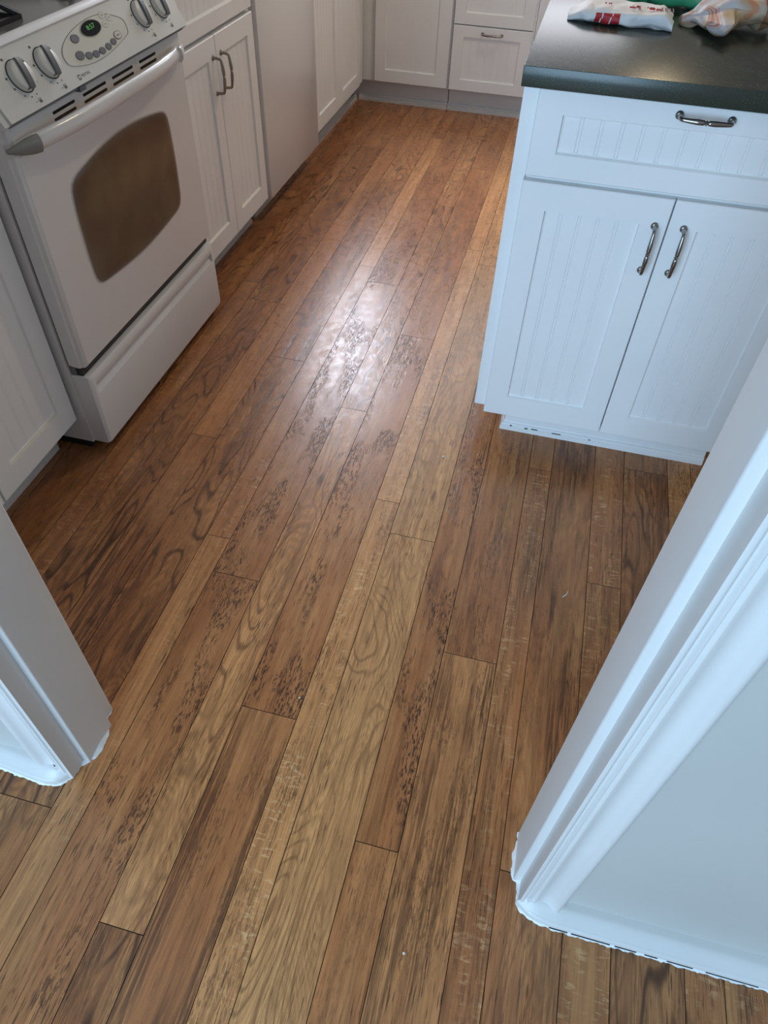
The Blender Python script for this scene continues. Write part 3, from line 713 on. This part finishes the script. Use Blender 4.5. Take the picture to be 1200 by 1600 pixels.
# knobs
for kx, (y, s_) in enumerate(((1.287, .0575), (1.375, .0575), (1.768, .0605), (1.860, .0605))):
    q = MB(); q.disc(PP(y, s_, .0), e_y, e_s, .0292, .0292, .0012, BLACK, 40)
    q.disc(PP(y, s_, .0012), e_y, e_s, .0275, .0275, .0110, PLASTIC, 40, .94)
    q.disc(PP(y, s_, .0122), e_y, e_s, .0258, .0258, .0020, PLASTIC, 40, .88)
    kb = q.build('control_knob', cp, smooth=35)
    q = MB(); bl = []
    Tk = PM(y, s_, .0) @ Matrix.Rotation(-.20, 4, 'Z')
    for i in range(15):
        t = -1+2*i/14; hh = .0150+.0050*sqrt(max(0, 1-t*t*.8)); wv = .0064
        bl.append([Tk @ Vector(p) for p in ((-wv*1.25, .0262*t, .0065), (-wv, .0262*t, hh), (wv, .0262*t, hh), (wv*1.25, .0262*t, .0065))])
    q.grid(bl, GREY); q.face(bl[0], GREY); q.face(bl[-1][::-1], GREY); q.build('grip', kb)
    q = MB(); q.box(-.0016, .0016, -.0045, .0045, 0, .0006, INK, T=PM(y+.0150, s_+.0190, .0143) @ Matrix.Rotation(.6, 4, 'Z')); q.build('pointer_mark', kb)
    # printed dial marks
    def mark(w__, h__, mm, T_):
        q = MB(); q.box(-w__, w__, -h__, h__, 0, .0003, mm, T=T_); q.build('dial_mark', cp)
    for a_, sz in ((-2.2, .0016), (-1.75, .0018), (-1.3, .0015), (-.55, .0014), (.25, .0016), (2.0, .0030), (3.0, .0026), (-2.75, .0022)):
        mark(sz, sz*.7, INK if abs(a_) > 1 else FAINT, PM(y+.0365*cos(a_), s_+.0365*sin(a_), .0001))
    yo, so_ = y+.0085, max(.0095, s_-.0465)
    mark(.0022, .0026, INK, PM(yo, so_-.0012, .0002)); mark(.0040, .0008, FAINT, PM(yo-.0105, so_, .0001))
    for k in range(4):
        dxy = [(-.0035, 0), (.0035, 0), (0, -.0045), (0, .0045)][k]; wh = [(.0003, .0045), (.0003, .0045), (.0035, .0003), (.0035, .0003)][k]
        mark(wh[0], wh[1], INK, PM(yo+dxy[0], so_+dxy[1]*.8, .0001))
q = MB(); q.box(-.0042, .0042, -.0046, .0046, 0, .0004, INK, T=PM(1.4385, .0125, .0001)); q.box(-.0022, .0018, -.0026, .0026, 0, .0006, PLASTIC, T=PM(1.4385, .0125, .0001)); q.build('logo_badge', cp)
text_mesh('logo_lettering', 'MAYTAG', .0078, PM(1.4630, .0125, .0002), INK, cp, .0001)
# cooktop
q = MB()
rim = [(-1.046, .906), (-1.040, .913), (-1.046, .9195), (-1.058, .9215), (-1.068, .9185), (-1.073, .913), (-1.073, .905)]
q.prism(rim, RY0-.010, RY1+.010, ENAMEL, axis='Y')
q.box(-1.70, -1.07, RY0-.010, RY0+.012, .905, .920, ENAMEL); q.box(-1.70, -1.07, RY1-.012, RY1+.010, .905, .920, ENAMEL)
q.build('cooktop_rim', rg, smooth=40)
q = MB(); q.box(-1.70, -1.072, RY0+.011, RY1-.011, .900, .9135, COOK); q.build('cooktop', rg)
# grates
def grate(y0, y1, label):
    g = thing('burner_grate', label, 'grate', (-1.36, (y0+y1)/2, .9135))
    q = MB(); x0, x1 = -1.64, -1.118; z = .9175
    for a_, b_ in (((x0, y0), (x1, y0)), ((x1, y0), (x1, y1)), ((x1, y1), (x0, y1)), ((x0, y1), (x0, y0))):
        ln = Vector((b_[0]-a_[0], b_[1]-a_[1], 0)); ang = math.atan2(ln.y, ln.x); T_ = Matrix.Translation((a_[0], a_[1], 0)) @ RZ(ang)
        q.box(-.004, ln.length+.004, -.0045, .0045, z-.0038, z+.004, IRON, T=T_)
    q.build('frame', g)
    for cxx in (-1.245, -1.51):
        cyy = (y0+y1)/2
        for k in range(4):
            a_ = pi/4+k*pi/2; tip = Vector((cxx+.035*cos(a_), cyy+.035*sin(a_), .947))
            fx = cxx+.135*(1 if cos(a_) > 0 else -1); fy = y0 if sin(a_) < 0 else y1
            foot = Vector((max(x0, min(x1, fx)), fy, .920)); mid = foot.lerp(tip, .30); mid.z = .945
            q = MB(); q.tube([foot, mid, tip], [.0062, .0055, .0045], IRON, 6); q.build('finger', g)
    return g
grate(1.215, 1.462, 'black cast iron grate on the cooktop corner nearest the doorway')
grate(1.655, 1.905, 'black cast iron grate on the far side of the cooktop')

# ------------------------------------------------------------------ BAGS ON THE ISLAND
def crumple(P0, P1, res, fn, disp, seedv, mats_fn, name, parent=None, amp=(.006, .003), fr=(28, 75)):
    pass
PAPW = mat('white_paper', (0.72, 0.70, 0.69), 0.6)
PAPR = mat('red_print', (0.42, 0.015, 0.02), 0.55)
PAPB = mat('printed_brown_paper', (0.4, 0.3, 0.2), 0.6); n = N(PAPB)
uvn = n.new('ShaderNodeUVMap', uv_map='UVMap'); spx = n.new('ShaderNodeSeparateXYZ'); n.lk(uvn.outputs[0], spx.inputs[0])
ce = 0.044
cu_, cv_ = n.math('MODULO', n.math('ADD', spx.outputs[0], 10*ce), ce), n.math('MODULO', n.math('ADD', spx.outputs[1], 10*ce), ce)
# alternate the corner the arcs spring from
ck = n.math('FLOORED_MODULO', n.math('ADD', n.math('FLOOR', n.math('DIVIDE', spx.outputs[0], ce)), n.math('FLOOR', n.math('DIVIDE', spx.outputs[1], ce))), 2.0)
cu2 = n.math('ABSOLUTE', n.math('SUBTRACT', cu_, n.math('MULTIPLY', ck, ce)))
rr_ = n.math('SQRT', n.math('ADD', n.math('MULTIPLY', cu2, cu2), n.math('MULTIPLY', cv_, cv_)))
band = n.math('MULTIPLY', n.ramp(rr_, .0125, .0130), n.ramp(rr_, .0285, .0280))
lines = n.math('PINGPONG', n.math('MULTIPLY', rr_, 190.0), 0.5)
pr2 = n.math('MULTIPLY', band, n.ramp(lines, .16, .22))
tcb = n.new('ShaderNodeTexCoord')
basec = n.mix(n.ramp(n.noise(tcb.outputs['Object'], 9, 2), .42, .60), (0.46, 0.43, 0.43), (0.40, 0.27, 0.14))
n.lk(n.mix(n.math('MULTIPLY', pr2, .85), basec, (0.48, 0.14, 0.07)), n.b.inputs['Base Color'])
PAPT = mat('brown_paper', (0.34, 0.24, 0.16), 0.62)
TNT = mat('greasy_brown_paper', (0.20, 0.10, 0.045), 0.5)
GREEN = mat('green_plastic', (0.08, 0.50, 0.27), 0.30)
b_ = GREEN.node_tree.nodes['Principled BSDF']; b_.inputs['Transmission Weight'].default_value = 0.15

def crease(p, s):
    v1 = noise.voronoi(Vector(p)*s, distance_metric='DISTANCE')[0]
    return v1[1]-v1[0]
def bag(name, prof_fn, nu, nv, matf, sm, label, cat, uvscale=1.0, amp=.004, fr=34, seedo=0.0):
    """prof_fn(u,v)->Vector closed around u; caps pinched"""
    vs_, fs_, ms_, uvs = [], [], [], []
    mats_ = []
    for j in range(nv+1):
        for i in range(nu):
            u, v = i/nu, j/nv
            p = prof_fn(u, v)
            so = Vector((seedo, seedo*1.7, 0))
            d_ = Vector((noise.noise((p+so)*fr), noise.noise((p+so)*fr+Vector((7, 3, 1))), noise.noise((p+so)*fr+Vector((2, 9, 4)))))*amp
            k = crease(p+so, fr*.9)*amp*1.3
            cn = prof_fn(0, v)*.5+prof_fn(.5, v)*.5
            dirv = (p-cn); L_ = dirv.length
            if L_ > 1e-4: p = p+dirv/L_*(k-amp*.5)
            p = p+d_
            p.z = max(p.z, .9275)
            vs_.append(p)
    for j in range(nv):
        for i in range(nu):
            i2 = (i+1) % nu
            fs_.append((j*nu+i, j*nu+i2, (j+1)*nu+i2, (j+1)*nu+i)); m_ = matf((i+.5)/nu, (j+.5)/nv)
            if m_ not in mats_: mats_.append(m_)
            ms_.append(mats_.index(m_))
            for (a_, c_) in ((i, j), (i+1, j), (i+1, j+1), (i, j+1)): uvs.append((a_/nu*uvscale[0], c_/nv*uvscale[1]))
    fs_.append(tuple(range(nu))[::-1]); fs_.append(tuple(nv*nu+i for i in range(nu))); ms_ += [0, 0]; uvs += [(0, 0)]*(2*nu)
    me = bpy.data.meshes.new(name); me.from_pydata([tuple(v) for v in vs_], [], fs_)
    for m_ in mats_: me.materials.append(m_)
    me.polygons.foreach_set('material_index', ms_)
    ul = me.uv_layers.new(name='UVMap'); ul.data.foreach_set('uv', [c_ for t in uvs for c_ in t])
    if sm:
        me.polygons.foreach_set('use_smooth', [True]*len(me.polygons)); me.set_sharp_from_angle(angle=math.radians(sm))
    return me
def link_part(name, me, root):
    me.transform(Matrix.Translation(-Vector(root.location)))
    o = bpy.data.objects.new(name, me); col.objects.link(o); o.parent = root; return o

# white paper bag lying along the counter
b1 = thing('paper_bag', 'white paper bag with red printed blocks and lettering, lying on the counter', 'bag', (.06, 1.84, .927))
A0, A1 = Vector((-.046, 1.850, 0)), Vector((.166, 1.838, 0))
def pf1(u, v):
    c_ = A0.lerp(A1, v); t = 2*pi*u
    k = min(1, .35+3.2*v, .55+5*(1-v))
    wy, hz_ = .058*min(1, .6+2*v), .0155*k
    sq = lambda a_: math.copysign(abs(a_)**.55, a_)
    return Vector((c_.x, c_.y+wy*sq(cos(t)), .9275+hz_*(1+sq(sin(t)))))
def mf1(u, v):
    t = (u*360) % 360
    if .26 < v < .50 and 150 < t < 262:
        st_ = (v*46+t*.012) % 4.2
        if .45 < st_ and not (212 < t < 216): return PAPR
    return PAPW
me = bag('bag_body', pf1, 72, 96, mf1, 0, '', '', (.2, .2), .0055, 30, 3.0); link_part('bag_body', me, b1)
me.polygons.foreach_set('use_smooth', [True]*len(me.polygons)); me.set_sharp_from_angle(angle=math.radians(28))
dirx = (A1-A0).normalized()
def TB(v, dy, dz=.0):
    p = A0.lerp(A1, v); zz = .9275+.031+dz
    m_ = Matrix((-dirx, Vector((dirx.y, -dirx.x, 0)), Vector((0, 0, 1)))).transposed().to_4x4(); m_.translation = Vector((p.x, p.y+dy, zz)); return m_
text_mesh('bag_lettering', 'MO.', .017, TB(.80, -.022, .0015), PAPR, b1, .0012)
text_mesh('bag_lettering', 'LT', .022, TB(.62, -.022, .0015), PAPR, b1, .0012)
for k in range(3): text_mesh('bag_lettering', '- - -- -', .010, TB(.925, -.030+.011*k, .0015), PINK, b1, .0012)
text_mesh('bag_lettering', '-- -', .012, TB(.36, -.016, .0015), PAPR, b1, .0012)

# green plastic bag behind
b2 = thing('plastic_bag', 'green crumpled plastic bag lying behind the white paper bag', 'bag', (.12, 1.98, .927))
def pf2(u, v):
    t = 2*pi*u; c_ = Vector((.0, 2.025, 0)).lerp(Vector((.26, 2.045, 0)), v)
    k = sin(pi*min(.97, max(.03, v)))**.5
    return Vector((c_.x, c_.y+.082*k*cos(t), .9275+.034*k*(1+sin(t))))
me = bag('bag_body', pf2, 64, 80, lambda u, v: GREEN, 0, '', '', (.2, .2), .013, 20, 8.0); link_part('bag_body', me, b2)
me.polygons.foreach_set('use_smooth', [True]*len(me.polygons)); me.set_sharp_from_angle(angle=math.radians(40))
# patterned brown paper bag
b3 = thing('paper_bag', 'open brown paper bag printed with orange arcs, crumpled, right of the white bag', 'bag', (.26, 1.84, .927))
def pf3(u, v):
    t = 2*pi*u; c_ = Vector((.184, 1.868, 0)).lerp(Vector((.372, 1.890, 0)), v)
    k = min(1, .25+2.2*v)*min(1, .6+2.0*(1-v)); tip = .095*math.exp(-((v-.36)/.17)**2)
    y_ = c_.y+.072*k*cos(t)
    if cos(t) < 0 and sin(t) < .3: y_ -= tip*(-cos(t))
    return Vector((c_.x, y_, .9275+.027*k*(1+sin(t))+.012*v))
def mf3(u, v):
    t = (u*360) % 360
    if v > .82: return TNT
    if 60 < t < 196: return PAPB
    return PAPT
me = bag('bag_body', pf3, 80, 90, mf3, 0, '', '', (.30, .22), .011, 22, 15.0); link_part('bag_body', me, b3)
me.polygons.foreach_set('use_smooth', [True]*len(me.polygons)); me.set_sharp_from_angle(angle=math.radians(30))
b4 = thing('paper_bag', 'greasy brown crumpled paper bag at the top right edge, behind the patterned bag', 'bag', (.42, 1.93, .927))
def pf4(u, v):
    t = 2*pi*u; c_ = Vector((.395, 1.985, 0)).lerp(Vector((.56, 1.945, 0)), v)
    k = sin(pi*min(.96, max(.05, v)))**.4
    return Vector((c_.x, c_.y+.060*k*cos(t), .9275+.040*k*(1+sin(t))))
me = bag('bag_body', pf4, 60, 60, lambda u, v: (TNT if v < .45 else PAPT), 0, '', '', (.2, .2), .014, 22, 21.0); link_part('bag_body', me, b4)
me.polygons.foreach_set('use_smooth', [True]*len(me.polygons)); me.set_sharp_from_angle(angle=math.radians(30))

# ------------------------------------------------------------------ CRUMBS ON THE FLOOR
def on_floor(px, py, z=0.0):
    d_ = rt*((px-600)/F)-up*((py-800)/F)+fw; t = (z-H)/d_.z
    return Vector((0, 0, H))+d_*t
CR = mat('pale_crumb', (0.75, 0.74, 0.70), 0.6)
crumbs = [((-0.1497, 1.4148), .0035, 'pale paint crumb on the light plank left of the island foot'),
          ((-0.4000, 2.3400), .0025, 'tiny pale crumb far down the aisle between the plank seams'),
          ((-0.2950, 0.6300), .0018, 'tiny white crumb on the brown planks in the middle foreground'),
          ((0.0100, 0.2500), .0022, 'small white crumb on the pale planks in the lower centre')]
for (x, y), s_, lab in crumbs:
    bm = bmesh.new(); bmesh.ops.create_icosphere(bm, subdivisions=1, radius=s_)
    for v in bm.verts: v.co = Vector((v.co.x*1.2, v.co.y, v.co.z*.6))*(1+.3*noise.noise(v.co*900)); v.co += Vector((x, y, s_*.5))
    q = MB(); q.addbm(bm, CR); bm.free(); tag(q.build('crumb'), lab, 'crumb', 'pale crumbs on the floor')
p0, p1, p2 = on_floor(879, 933), on_floor(884, 930), on_floor(887, 925)
q = MB(); q.tube([p0+Vector((0, 0, .0012)), p1+Vector((0, 0, .0012)), p2+Vector((0, 0, .0012))], .0011, CR, 6)
tag(q.build('paper_sliver'), 'thin curved white sliver lying on the brown floor near the right door jamb', 'sliver')
